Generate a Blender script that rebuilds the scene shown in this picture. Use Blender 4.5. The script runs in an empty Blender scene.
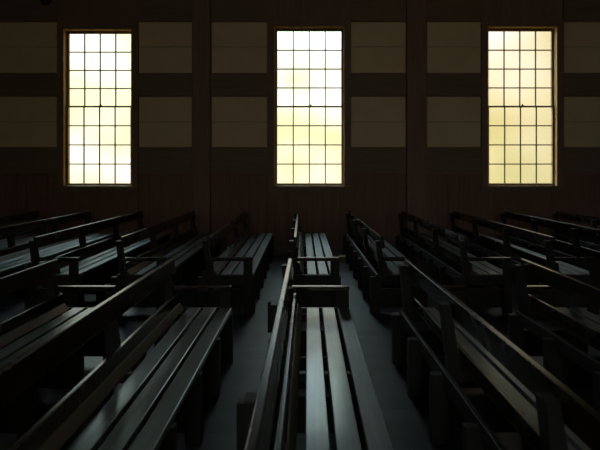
import bpy, bmesh, math
from mathutils import Vector, Matrix

SC = bpy.context.scene
COL = SC.collection
F = 470.0            # focal length in pixels of the 600 x 450 frame
VX, VY = 306.6, 172.0   # vanishing point of the room's depth
H = 1.56             # eye height

# ------------------------------------------------------------------ helpers
def link(name, bm, mat, parent=None, bevel=0.0, smooth=False):
    bmesh.ops.recalc_face_normals(bm, faces=bm.faces)
    me = bpy.data.meshes.new(name)
    bm.to_mesh(me); bm.free()
    o = bpy.data.objects.new(name, me)
    COL.objects.link(o)
    if mat: me.materials.append(mat)
    if parent: o.parent = parent
    if smooth:
        for p in me.polygons: p.use_smooth = True
    if bevel:
        m = o.modifiers.new('edge', 'BEVEL'); m.width = bevel; m.segments = 2; m.limit_method = 'ANGLE'
    return o

def box(bm, x0, x1, y0, y1, z0, z1):
    vs = [bm.verts.new((x, y, z)) for z in (z0, z1) for y in (y0, y1) for x in (x0, x1)]
    for f in ((0, 1, 3, 2), (4, 5, 7, 6), (0, 1, 5, 4), (2, 3, 7, 6), (0, 2, 6, 4), (1, 3, 7, 5)):
        bm.faces.new([vs[i] for i in f])

def prism(bm, prof, y0, y1):
    """extrude an XZ outline along Y"""
    a = [bm.verts.new((x, y0, z)) for x, z in prof]
    b = [bm.verts.new((x, y1, z)) for x, z in prof]
    n = len(prof)
    bm.faces.new(a); bm.faces.new(b[::-1])
    for i in range(n):
        bm.faces.new((a[i], a[(i + 1) % n], b[(i + 1) % n], b[i]))

def nb(*boxes):
    bm = bmesh.new()
    for b in boxes: box(bm, *b)
    return bm

def empty(name, loc):
    o = bpy.data.objects.new(name, None); COL.objects.link(o)
    o.location = loc; o.empty_display_size = .1
    return o

# ------------------------------------------------------------------ materials
def wood(name, c1, c2, rough=.42, axis='Y', scale=1.0, bump=.15, spec=.5, r_var=.05):
    m = bpy.data.materials.new(name); m.use_nodes = True
    nt = m.node_tree; N = nt.nodes; L = nt.links
    b = N['Principled BSDF']
    tc = N.new('ShaderNodeTexCoord'); mp = N.new('ShaderNodeMapping')
    s = {'X': (1.2, 22, 22), 'Y': (22, 1.2, 22), 'Z': (22, 22, 1.2)}[axis]
    mp.inputs['Scale'].default_value = [v * scale for v in s]
    oi = N.new('ShaderNodeObjectInfo'); ad = N.new('ShaderNodeVectorMath'); ad.operation = 'ADD'
    ml = N.new('ShaderNodeMath'); ml.operation = 'MULTIPLY'; ml.inputs[1].default_value = 37.0
    L.new(oi.outputs['Random'], ml.inputs[0])
    L.new(tc.outputs['Object'], ad.inputs[0]); L.new(ml.outputs[0], ad.inputs[1])
    L.new(ad.outputs[0], mp.inputs['Vector'])
    n1 = N.new('ShaderNodeTexNoise'); n1.inputs['Scale'].default_value = 1.0
    n1.inputs['Detail'].default_value = 6; n1.inputs['Roughness'].default_value = .6
    n1.inputs['Distortion'].default_value = .8
    L.new(mp.outputs[0], n1.inputs['Vector'])
    cr = N.new('ShaderNodeValToRGB')
    cr.color_ramp.elements[0].position = .3; cr.color_ramp.elements[0].color = (*c1, 1)
    cr.color_ramp.elements[1].position = .72; cr.color_ramp.elements[1].color = (*c2, 1)
    L.new(n1.outputs['Fac'], cr.inputs[0]); L.new(cr.outputs[0], b.inputs['Base Color'])
    n2 = N.new('ShaderNodeTexNoise'); n2.inputs['Scale'].default_value = 5.0; n2.inputs['Detail'].default_value = 4
    L.new(ad.outputs[0], n2.inputs['Vector'])
    mr = N.new('ShaderNodeMapRange'); mr.inputs['From Min'].default_value = .3; mr.inputs['From Max'].default_value = .7
    mr.inputs['To Min'].default_value = rough - r_var / 2; mr.inputs['To Max'].default_value = rough + r_var
    L.new(n2.outputs['Fac'], mr.inputs['Value']); L.new(mr.outputs[0], b.inputs['Roughness'])
    b.inputs['Specular IOR Level'].default_value = spec
    bp = N.new('ShaderNodeBump'); bp.inputs['Strength'].default_value = bump; bp.inputs['Distance'].default_value = .004
    L.new(n1.outputs['Fac'], bp.inputs['Height']); L.new(bp.outputs[0], b.inputs['Normal'])
    return m

def plain(name, c, rough=.6, noise=.0, scale=3.0):
    m = bpy.data.materials.new(name); m.use_nodes = True
    nt = m.node_tree; N = nt.nodes; L = nt.links; b = N['Principled BSDF']
    b.inputs['Roughness'].default_value = rough
    tc = N.new('ShaderNodeTexCoord'); n = N.new('ShaderNodeTexNoise'); n.inputs['Scale'].default_value = scale
    n.inputs['Detail'].default_value = 5
    L.new(tc.outputs['Object'], n.inputs['Vector'])
    cr = N.new('ShaderNodeValToRGB')
    cr.color_ramp.elements[0].position = .3; cr.color_ramp.elements[0].color = (*[v * (1 - noise) for v in c], 1)
    cr.color_ramp.elements[1].position = .7; cr.color_ramp.elements[1].color = (*[v * (1 + noise) for v in c], 1)
    L.new(n.outputs['Fac'], cr.inputs[0]); L.new(cr.outputs[0], b.inputs['Base Color'])
    return m

def floor_mat():
    m = bpy.data.materials.new('floor_boards'); m.use_nodes = True
    nt = m.node_tree; N = nt.nodes; L = nt.links; b = N['Principled BSDF']
    tc = N.new('ShaderNodeTexCoord')
    br = N.new('ShaderNodeTexBrick'); br.inputs['Scale'].default_value = 1.0
    br.inputs['Brick Width'].default_value = 2.6; br.inputs['Row Height'].default_value = .14
    br.inputs['Mortar Size'].default_value = .004; br.inputs['Mortar Smooth'].default_value = .2
    br.inputs['Color1'].default_value = (.012, .0125, .013, 1); br.inputs['Color2'].default_value = (.030, .031, .0315, 1)
    br.inputs['Mortar'].default_value = (.012, .012, .012, 1)
    L.new(tc.outputs['Object'], br.inputs['Vector'])
    mp = N.new('ShaderNodeMapping'); mp.inputs['Scale'].default_value = (1.5, 25, 1)
    L.new(tc.outputs['Object'], mp.inputs['Vector'])
    n = N.new('ShaderNodeTexNoise'); n.inputs['Scale'].default_value = 1; n.inputs['Detail'].default_value = 6
    L.new(mp.outputs[0], n.inputs['Vector'])
    mx = N.new('ShaderNodeMixRGB'); mx.blend_type = 'MULTIPLY'; mx.inputs[0].default_value = .5
    L.new(br.outputs['Color'], mx.inputs[1]); L.new(n.outputs['Fac'], mx.inputs[2])
    L.new(mx.outputs[0], b.inputs['Base Color'])
    b.inputs['Roughness'].default_value = .42; b.inputs['Specular IOR Level'].default_value = .27
    bp = N.new('ShaderNodeBump'); bp.inputs['Strength'].default_value = .3; bp.inputs['Distance'].default_value = .004
    bp.invert = True
    L.new(br.outputs['Fac'], bp.inputs['Height']); L.new(bp.outputs[0], b.inputs['Normal'])
    return m

def glass_mat():
    """thin reeded obscured glass"""
    m = bpy.data.materials.new('obscured_glass'); m.use_nodes = True
    nt = m.node_tree; N = nt.nodes; L = nt.links
    for n in list(N): N.remove(n)
    out = N.new('ShaderNodeOutputMaterial')
    r = N.new('ShaderNodeBsdfRefraction'); r.inputs['IOR'].default_value = 1.2
    r.inputs['Roughness'].default_value = .24
    r.inputs['Color'].default_value = (1, 1, 1, 1)
    tc = N.new('ShaderNodeTexCoord')
    w = N.new('ShaderNodeTexWave'); w.wave_type = 'BANDS'; w.bands_direction = 'X'
    w.inputs['Scale'].default_value = 18; w.inputs['Distortion'].default_value = .6
    L.new(tc.outputs['Object'], w.inputs['Vector'])
    bp = N.new('ShaderNodeBump'); bp.inputs['Strength'].default_value = .25; bp.inputs['Distance'].default_value = .004
    L.new(w.outputs['Fac'], bp.inputs['Height']); L.new(bp.outputs[0], r.inputs['Normal'])
    L.new(r.outputs[0], out.inputs['Surface'])
    return m

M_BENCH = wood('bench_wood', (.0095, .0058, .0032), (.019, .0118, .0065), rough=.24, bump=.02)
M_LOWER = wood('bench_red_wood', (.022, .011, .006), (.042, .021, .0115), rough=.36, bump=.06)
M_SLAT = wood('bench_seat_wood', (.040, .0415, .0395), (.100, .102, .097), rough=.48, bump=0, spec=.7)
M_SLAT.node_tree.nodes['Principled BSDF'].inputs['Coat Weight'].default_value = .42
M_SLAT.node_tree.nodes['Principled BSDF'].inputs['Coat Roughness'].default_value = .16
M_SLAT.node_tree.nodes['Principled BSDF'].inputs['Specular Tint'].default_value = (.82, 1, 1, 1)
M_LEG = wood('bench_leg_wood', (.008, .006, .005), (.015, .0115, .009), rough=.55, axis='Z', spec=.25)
M_WALLW = wood('wall_timber', (.185, .118, .108), (.26, .168, .152), rough=.6, axis='Z', spec=.3)
M_WALLH = wood('wall_timber_across', (.16, .118, .098), (.22, .165, .138), rough=.6, axis='X', spec=.3)
M_WAIN = wood('wainscot_wood', (.15, .082, .068), (.24, .128, .105), rough=.55, axis='Z', spec=.3)
M_PANEL = plain('cream_panel', (.68, .56, .40), .8, .05)
M_SASH = wood('window_wood', (.16, .09, .035), (.26, .15, .06), rough=.5, axis='Z')
M_JAMB = wood('jamb_wood', (.38, .22, .08), (.52, .32, .13), rough=.28, axis='Z', bump=.03)
M_FLOOR = floor_mat()
M_GLASS = glass_mat()
M_ROOM = plain('dark_plaster', (.09, .075, .06), .8, .1)
M_GLINT = plain('glint_white', (.82, .82, .80), .25)
M_METAL = plain('dull_metal', (.75, .74, .72), .22)
M_METAL.node_tree.nodes['Principled BSDF'].inputs['Metallic'].default_value = .9

# ------------------------------------------------------------------ room shell
YW = 8.85            # inner face of the window wall
YG = 8.93            # glass plane
S = F / YW; SG = F / YG
def wx(px): return (px - VX) / S
def wz(py): return H - (py - VY) / S
def gx(px): return (px - VX) / SG
def gz(py): return H - (py - VY) / SG

XL, XR, YB, ZC = -7.6, 8.2, -3.2, 6.2
def struct(o):
    o['kind'] = 'structure'; return o

struct(link('floor', nb((XL - .2, XR + .2, YB - .2, YW + .4, -.12, 0)), M_FLOOR))
struct(link('ceiling', nb((XL - .2, XR + .2, YB - .2, YW + .4, ZC, ZC + .15)), M_ROOM))
struct(link('wall_left', nb((XL - .2, XL, YB, YW + .3, 0, ZC)), M_ROOM))
struct(link('wall_right', nb((XR, XR + .2, YB, YW + .3, 0, ZC)), M_ROOM))

# panes: (left, right, top, bottom) in the photograph at the glass plane
PANES = [(69.3, 131.3, 34.0, 183.2), (277.4, 341.2, 31.4, 183.2), (488.2, 551.2, 31.4, 183.2)]
OPEN = []
for (a, b, t, u) in PANES:
    OPEN.append((gx(a) - .055, gx(b) + .055, gz(u) - .05, gz(t) + .06))
def pierced(y0, y1):
    bm = bmesh.new()
    xs = [XL] + [v for o in OPEN for v in o[:2]] + [XR]
    for i in range(0, len(xs), 2): box(bm, xs[i], xs[i + 1], y0, y1, 0, ZC)
    for o in OPEN:
        box(bm, o[0], o[1], y0, y1, 0, o[2]); box(bm, o[0], o[1], y0, y1, o[3], ZC)
    return bm
wall = struct(link('wall_front', pierced(YW, YW + .22), M_WALLW))
struct(link('wall_back', pierced(YB - .22, YB), M_ROOM))  # openings for the unseen windows added behind the camera

# timber posts between the bays, rails, panels, wainscot (parts of that wall)
for (a, b) in ((193.5, 211), (406, 425.5)):
    link('wall_post', nb((wx(a), wx(b), YW - .10, YW, 0, ZC)), M_WALLW, wall, .006)
ends = [XL, wx(193.5), wx(211), wx(406), wx(425.5), XR]
CAS = .115           # casing width
cols = []            # bays between casings and posts
cols = [(XL, OPEN[0][0] - CAS), (OPEN[0][1] + CAS, wx(193.5)), (wx(211), OPEN[1][0] - CAS),
        (OPEN[1][1] + CAS, wx(406)), (wx(425.5), OPEN[2][0] - CAS), (OPEN[2][1] + CAS, XR)]
PX = [(-80, 57), (138.5, 192), (212, 267), (350.5, 407 - 1.5), (427, 482), (564, 690)]
for (c0, c1), (p0, p1) in zip(cols, PX):
    for (t, u, seam) in ((22.5, 73, 47), (97, 147, 122)):
        x0, x1 = max(c0 + .01, wx(p0)), min(c1 - .01, wx(p1))
        link('panel', nb((x0, x1, YW - .012, YW, wz(u), wz(seam) - .005),
                         (x0, x1, YW - .012, YW, wz(seam) + .005, wz(t))), M_PANEL, wall, .002)
    # rails across the bay
    for (t, u) in ((-40, 21.5), (74, 96), (148, 174)):
        link('wall_rail', nb((c0, c1, YW - .035, YW, wz(u), wz(t))), M_WALLH, wall, .004)
    # wainscot planks
    bm = bmesh.new(); w = .19; n = max(1, round((c1 - c0) / w)); w = (c1 - c0) / n
    for k in range(n):
        box(bm, c0 + k * w + .004, c0 + (k + 1) * w - .004, YW - .02, YW, .16, wz(174.5))
    link('wainscot', bm, M_WAIN, wall, .004)
for k, (c0, c1) in enumerate(((XL, wx(193.5)), (wx(211), wx(406)), (wx(425.5), XR))):
    link('skirting', nb((c0, c1, YW - .035, YW, 0, .16)), M_WALLH, wall, .004)
for o in OPEN:       # boards under each window
    bm = bmesh.new(); c0, c1 = o[0] - CAS, o[1] + CAS; n = 7; w = (c1 - c0) / n
    for k in range(n): box(bm, c0 + k * w + .004, c0 + (k + 1) * w - .004, YW - .02, YW, .16, o[2] - .10)
    link('wainscot', bm, M_WAIN, wall, .004)

# windows
def window(k, pane, op):
    x0, x1, z0, z1 = op
    px0, px1, pz0, pz1 = gx(pane[0]), gx(pane[1]), gz(pane[3]), gz(pane[2])
    root = struct(empty('window_%d' % k, ((x0 + x1) / 2, YW, z0)))
    M = Matrix.Translation(-root.location)
    def part(name, bm, mat, par=root, bevel=.003):
        bm.transform(M); return link(name, bm, mat, par, bevel)
    part('casing', nb((x0 - CAS, x0, YW - .04, YW, z0 - .02, z1), (x1, x1 + CAS, YW - .04, YW, z0 - .02, z1),
                      (x0 - CAS, x1 + CAS, YW - .04, YW, z1, z1 + .13)), M_WALLW)
    part('sill', nb((x0 - CAS - .01, x1 + CAS + .01, YW - .09, YG - .02, z0 - .03, z0 + .004)), M_SASH)
    part('apron', nb((x0 - CAS, x1 + CAS, YW - .045, YW, z0 - .11, z0 - .03)), M_WALLH)
    part('jamb', nb((x0 - .004, x0 + .014, YW - .048, YW + .22, z0, z1), (x1 - .014, x1 + .004, YW - .048, YW + .22, z0, z1),
                    (x0 + .014, x1 - .014, YW - .048, YW + .22, z1 - .014, z1 + .004)), M_JAMB)
    zm = gz(106.8)
    for nm, a, b, yy in (('upper_sash', zm, pz1, YG), ('lower_sash', pz0, zm, YG - .03)):
        t = .035
        bm = nb((x0 + .012, px0, yy - .018, yy + .018, a - (.049 if nm[0] == 'l' else .012), b + (.05 if nm[0] == 'u' else .014)), (px1, x1 - .012, yy - .018, yy + .018, a - (.049 if nm[0] == 'l' else .012), b + (.05 if nm[0] == 'u' else .014)),
                (px0, px1, yy - .018, yy + .018, b - (.016 if nm[0] == 'l' else 0), b + (.05 if nm[0] == 'u' else .014)),
                (px0, px1, yy - .018, yy + .018, a - (.048 if nm[0] == 'l' else .012), a + (0 if nm[0] == 'l' else .014)))
        mw = .0105
        for i in range(1, 4):
            x = px0 + (px1 - px0) * i / 4; box(bm, x - mw, x + mw, yy - .012, yy + .012, a, b)
            z = a + (b - a) * i / 4; box(bm, px0, px1, yy - .011, yy + .011, z - mw, z + mw)
        sash = part(nm, bm, M_SASH, root, .002)
        bm = bmesh.new()
        vs = [bm.verts.new(p) for p in ((px0 - .005, yy, a - .005), (px1 + .005, yy, a - .005), (px1 + .005, yy, b + .005), (px0 - .005, yy, b + .005))]
        bm.faces.new(vs); part('glass', bm, M_GLASS, sash, 0)
    # sash fastener on the meeting rail
    xm = (px0 + px1) / 2 + .03
    bm = nb((xm - .03, xm + .03, YG - .06, YG - .03, zm + .012, zm + .02), (xm - .012, xm + .012, YG - .055, YG - .035, zm + .02, zm + .045))
    part('sash_fastener', bm, M_METAL, root, .003)
    return root
wins = [window(k + 1, p, o) for k, (p, o) in enumerate(zip(PANES, OPEN))]
def copy_tree(root):
    c = root.copy(); COL.objects.link(c)
    for ch in root.children:
        d = ch.copy(); COL.objects.link(d); d.parent = c
        for g in ch.children:
            e = g.copy(); COL.objects.link(e); e.parent = d
    return c
for k, r in enumerate(wins):                 # unseen copies added in the opposite wall to light the window wall
    c = copy_tree(r); c.name = 'window_%d' % (k + 4)
    c.location.y = YB; c.rotation_euler = (0, 0, math.pi)

# ------------------------------------------------------------------ benches
LEN = 3.46
ZT = .845            # top of the back
def make_bench(arm):
    """local frame: x=0 rear edge of the seat boards, +x the front; y=0 far end, -LEN near end"""
    root = empty('bench', (0, 0, 0))
    def tilt(xt, zt, h, t, lean=.14):
        # board leaning back; xt, zt: centre of its top edge
        d = Vector((lean, -1)).normalized(); n = Vector((1, lean)).normalized()
        a = Vector((xt, zt))
        return [(xt - t / 2, zt), (xt + t / 2, zt), tuple(a + d * h + n * t / 2), tuple(a + d * h - n * t / 2)]
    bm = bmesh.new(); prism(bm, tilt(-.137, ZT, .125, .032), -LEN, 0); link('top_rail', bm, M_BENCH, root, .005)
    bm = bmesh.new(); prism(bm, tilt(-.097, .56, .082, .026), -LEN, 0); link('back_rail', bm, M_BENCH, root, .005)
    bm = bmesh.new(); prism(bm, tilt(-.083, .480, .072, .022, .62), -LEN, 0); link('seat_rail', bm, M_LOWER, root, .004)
    for k in range(3):
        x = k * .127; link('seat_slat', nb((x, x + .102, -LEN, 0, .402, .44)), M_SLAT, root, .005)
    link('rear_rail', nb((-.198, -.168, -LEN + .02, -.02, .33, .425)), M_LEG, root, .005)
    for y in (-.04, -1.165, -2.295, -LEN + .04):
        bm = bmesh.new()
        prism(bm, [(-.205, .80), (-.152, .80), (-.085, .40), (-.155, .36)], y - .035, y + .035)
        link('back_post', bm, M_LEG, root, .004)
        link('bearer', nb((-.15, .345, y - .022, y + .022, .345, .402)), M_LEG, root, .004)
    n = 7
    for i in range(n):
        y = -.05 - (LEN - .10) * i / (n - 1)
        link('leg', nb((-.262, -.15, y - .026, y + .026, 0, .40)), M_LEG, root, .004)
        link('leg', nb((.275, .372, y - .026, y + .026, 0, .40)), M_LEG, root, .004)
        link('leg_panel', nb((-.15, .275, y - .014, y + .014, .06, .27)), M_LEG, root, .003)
    ye = 0 if arm == 'far' else -LEN
    d = 1 if arm == 'far' else -1
    def yb(a, b):
        return (min(ye + d * a, ye + d * b), max(ye + d * a, ye + d * b))
    y0, y1 = yb(-.03, .02)
    link('arm_rest', nb((-.150, .352, y0, y1, .583, .62)), M_BENCH, root, .006)
    y0, y1 = yb(.0, .03)
    link('arm_post', nb((.252, .350, y0, y1, 0, .583)), M_LEG, root, .004)
    link('end_board', nb((-.13, .252, y0, y1, .325, .435)), M_LEG, root, .004)
    return root

# (far top x, far s, near top x, near s) of the back's top edge in the photograph, arm end, label
FAR_Y, NEAR_Y = F / 54.5, F / 121.0
def place(o, X_far, X_near, Yf):
    a = math.atan2(X_near - X_far, LEN)        # swing of the near end towards +X
    o.rotation_euler = (0, 0, a)
    o.location = (X_far + .137 * math.cos(a), Yf + .137 * math.sin(a), 0)

far = [(-.160, -.128, 'dark slatted bench at the far end of the centre row, below the middle window'),
       (-1.112, -1.080, 'dark slatted bench just left of the centre aisle, seat ending near the window wall'),
       (-2.066, -2.035, 'second far bench left of the aisle, under the timber post between windows'),
       (-3.02, -2.99, 'third far bench left of the aisle, its back rail ending right of the left window'),
       (-3.98, -3.95, 'fourth far bench left of the aisle, directly below the left window'),
       (-4.93, -4.91, 'farthest left bench, only a short back rail showing by the frame edge'),
       (.785, .830, 'far bench right of the aisle seen from behind, nearest the middle window'),
       (1.750, 1.760, 'second far bench right of the aisle seen from behind, under the right timber post'),
       (2.69, 2.715, 'third far bench right of the aisle, between timber post and right window'),
       (3.63, 3.655, 'fourth far bench right of the aisle, its back below the right window'),
       (4.58, 4.60, 'farthest right bench, warm lit back rail end below the right window corner')]
near = [(-.137, -.147, 'large foreground bench in the middle with light catching its three seat boards'),
        (-1.112, -1.108, 'foreground bench left of the aisle with light patches on its dark seat boards'),
        (-2.064, -2.085, 'foreground bench at the left frame edge, partly hidden behind another bench back'),
        (.822, .872, 'foreground bench right of the aisle seen from behind, yellowish light along its top rail'),
        (1.775, 1.825, 'foreground bench at the right frame edge with a lit arm rest end')]
made = []
for rows, Yf, arm, grp in ((far, FAR_Y, 'near', 'benches in the row along the window wall'),
                           (near, NEAR_Y, 'far', 'benches in the foreground row')):
    proto = make_bench(arm)
    for i, (xf, xn, lab) in enumerate(rows):
        o = proto if i == 0 else copy_tree(proto)
        place(o, xf, xn, Yf)
        made.append(o)
        o['label'] = lab; o['category'] = 'bench'; o['group'] = grp

link('bracket', nb((-.31, -.15, -.15, -.09, .28, .525)), M_LEG, made[len(far)], .006)
link('bracket', nb((-.31, -.15, -1.78, -1.72, .25, .525)), M_LEG, made[len(far)], .006)

b = link('wooden_block', nb((.56, .73, 8.10, 8.30, 0, .10)), M_SASH, None, .006)
b['label'] = 'small brown wooden block on the floor at the far end of the right-hand aisle'; b['category'] = 'block'

def disc(bm, r0, r1, y0, y1, n=24):
    a = [bm.verts.new((r0 * math.cos(t * math.tau / n), y0, r0 * math.sin(t * math.tau / n))) for t in range(n)]
    c = [bm.verts.new((r1 * math.cos(t * math.tau / n), y1, r1 * math.sin(t * math.tau / n))) for t in range(n)]
    bm.faces.new(a); bm.faces.new(c[::-1])
    for i in range(n): bm.faces.new((a[i], a[(i + 1) % n], c[(i + 1) % n], c[i]))
f = empty('wall_fitting', (wx(47), YW - .035, wz(.5)))
f['label'] = 'small round dark fitting with a knob painted pale as a glint, high on the wall at upper left'; f['category'] = 'wall fitting'
bm = bmesh.new(); disc(bm, .11, .095, 0, -.03); link('back_plate', bm, M_LEG, f, .004)
bm = bmesh.new(); disc(bm, .018, .022, -.03, -.07); disc(bm, .022, .012, -.07, -.085); link('knob', bm, M_GLINT, f, .002)  # knob coloured white to stand in for the glint on the fitting

# ------------------------------------------------------------------ daylight: an overcast sky over pale blurred greenery
w = bpy.data.worlds.new('daylight'); SC.world = w; w.use_nodes = True
nt = w.node_tree; N = nt.nodes; L = nt.links
bg = N['Background']; tc = N.new('ShaderNodeTexCoord')
sx = N.new('ShaderNodeSeparateXYZ'); L.new(tc.outputs['Generated'], sx.inputs[0])
def ramp(inp, stops, lo, hi):
    mr = N.new('ShaderNodeMapRange'); mr.inputs['From Min'].default_value = lo; mr.inputs['From Max'].default_value = hi
    L.new(inp, mr.inputs['Value'])
    r = N.new('ShaderNodeValToRGB'); e = r.color_ramp.elements
    while len(e) < len(stops): e.new(.5)
    for el, (p, c) in zip(e, stops):
        el.position = (p - lo) / (hi - lo); el.color = (*c, 1)
    L.new(mr.outputs[0], r.inputs[0]); return r.outputs[0]
# cloud bank comes lower towards the left (-X), leaves reach higher towards the right
az = N.new('ShaderNodeMapRange'); az.inputs['From Min'].default_value = -.4; az.inputs['From Max'].default_value = .4
az.inputs['To Min'].default_value = .10; az.inputs['To Max'].default_value = -.06
L.new(sx.outputs['X'], az.inputs['Value'])
rt = N.new('ShaderNodeMapRange'); rt.inputs['From Min'].default_value = .12; rt.inputs['From Max'].default_value = .62
rt.inputs['To Min'].default_value = 0; rt.inputs['To Max'].default_value = -.36      # trees stand tall on the right
L.new(sx.outputs['X'], rt.inputs['Value'])
za = N.new('ShaderNodeMath'); za.operation = 'ADD'; L.new(az.outputs[0], za.inputs[0]); L.new(rt.outputs[0], za.inputs[1])
zz = N.new('ShaderNodeMath'); zz.operation = 'ADD'; L.new(sx.outputs['Z'], zz.inputs[0]); L.new(za.outputs[0], zz.inputs[1])
elev = ramp(zz.outputs[0], [(-.5, (.45, .36, .16)), (-.28, (.95, .84, .44)), (-.1, (1.14, .98, .58)), (.0, (1.16, 1.0, .66)), (.10, (1.2, 1.12, .80)),
                              (.31, (1.22, 1.24, .96)), (.38, (2.0, 2.5, 2.6)), (.55, (4.5, 6.0, 6.4)), (1., (7., 9.6, 10.6))], -.5, 1.)
n = N.new('ShaderNodeTexNoise'); n.inputs['Scale'].default_value = 9; n.inputs['Detail'].default_value = 3
L.new(tc.outputs['Generated'], n.inputs['Vector'])
leaf = ramp(n.outputs['Fac'], [(.38, (.82, .80, .56)), (.5, (.98, 1.0, .92)), (.64, (1.3, 1.25, 1.6))], 0, 1)
mx = N.new('ShaderNodeMixRGB'); mx.blend_type = 'MULTIPLY'; mx.inputs[0].default_value = 1
L.new(elev, mx.inputs[1]); L.new(leaf, mx.inputs[2])
# high right sky, out of view, dimmed like tree canopy to darken right-hand seats
def rng(inp, a, b):
    r = N.new('ShaderNodeMapRange'); r.interpolation_type = 'SMOOTHSTEP'
    r.inputs['From Min'].default_value = a; r.inputs['From Max'].default_value = b; L.new(inp, r.inputs['Value']); return r.outputs[0]
cp = N.new('ShaderNodeMath'); cp.operation = 'MULTIPLY'
L.new(rng(sx.outputs['X'], .12, .40), cp.inputs[0]); L.new(rng(sx.outputs['Z'], .22, .33), cp.inputs[1])
cs = N.new('ShaderNodeMapRange'); cs.inputs['To Min'].default_value = 1; cs.inputs['To Max'].default_value = .14
L.new(cp.outputs[0], cs.inputs['Value'])
m3 = N.new('ShaderNodeVectorMath'); m3.operation = 'SCALE'
L.new(mx.outputs[0], m3.inputs[0]); L.new(cs.outputs[0], m3.inputs['Scale'])
rs = N.new('ShaderNodeMapRange'); rs.inputs['To Min'].default_value = 1; rs.inputs['To Max'].default_value = .72
L.new(rng(sx.outputs['X'], .08, .40), rs.inputs['Value'])
m4 = N.new('ShaderNodeVectorMath'); m4.operation = 'SCALE'
L.new(m3.outputs[0], m4.inputs[0]); L.new(rs.outputs[0], m4.inputs['Scale']); mx = m4
# sky behind the camera, out of view, boosted to light the window wall
sn = N.new('ShaderNodeMapRange'); sn.inputs['From Min'].default_value = -.3; sn.inputs['From Max'].default_value = .2
sn.inputs['To Min'].default_value = 1.75; sn.inputs['To Max'].default_value = 1.0
L.new(sx.outputs['Y'], sn.inputs['Value'])
m2 = N.new('ShaderNodeVectorMath'); m2.operation = 'SCALE'
L.new(mx.outputs[0], m2.inputs[0]); L.new(sn.outputs[0], m2.inputs['Scale']); mx = m2
L.new(mx.outputs[0], bg.inputs['Color']); bg.inputs['Strength'].default_value = 1.0

# ------------------------------------------------------------------ camera
cd = bpy.data.cameras.new('camera'); cam = bpy.data.objects.new('camera', cd); COL.objects.link(cam)
cd.sensor_width = 36; cd.lens = 36 * F / 600
cd.shift_x = -(VX - 300) / 600; cd.shift_y = -(225 - VY) / 600
cd.clip_start = .02
cam.location = (0, 0, H); cam.rotation_euler = (math.pi / 2, 0, 0)
cd.dof.use_dof = True; cd.dof.focus_distance = 4.6; cd.dof.aperture_fstop = 2.8
SC.camera = cam
vs = SC.view_settings
vs.view_transform = 'Standard'; vs.look = 'None'; vs.gamma = 1; vs.use_curve_mapping = False; vs.exposure = 0.2
SC.cycles.max_bounces = 16; SC.cycles.diffuse_bounces = 6; SC.cycles.glossy_bounces = 5; SC.cycles.transmission_bounces = 6
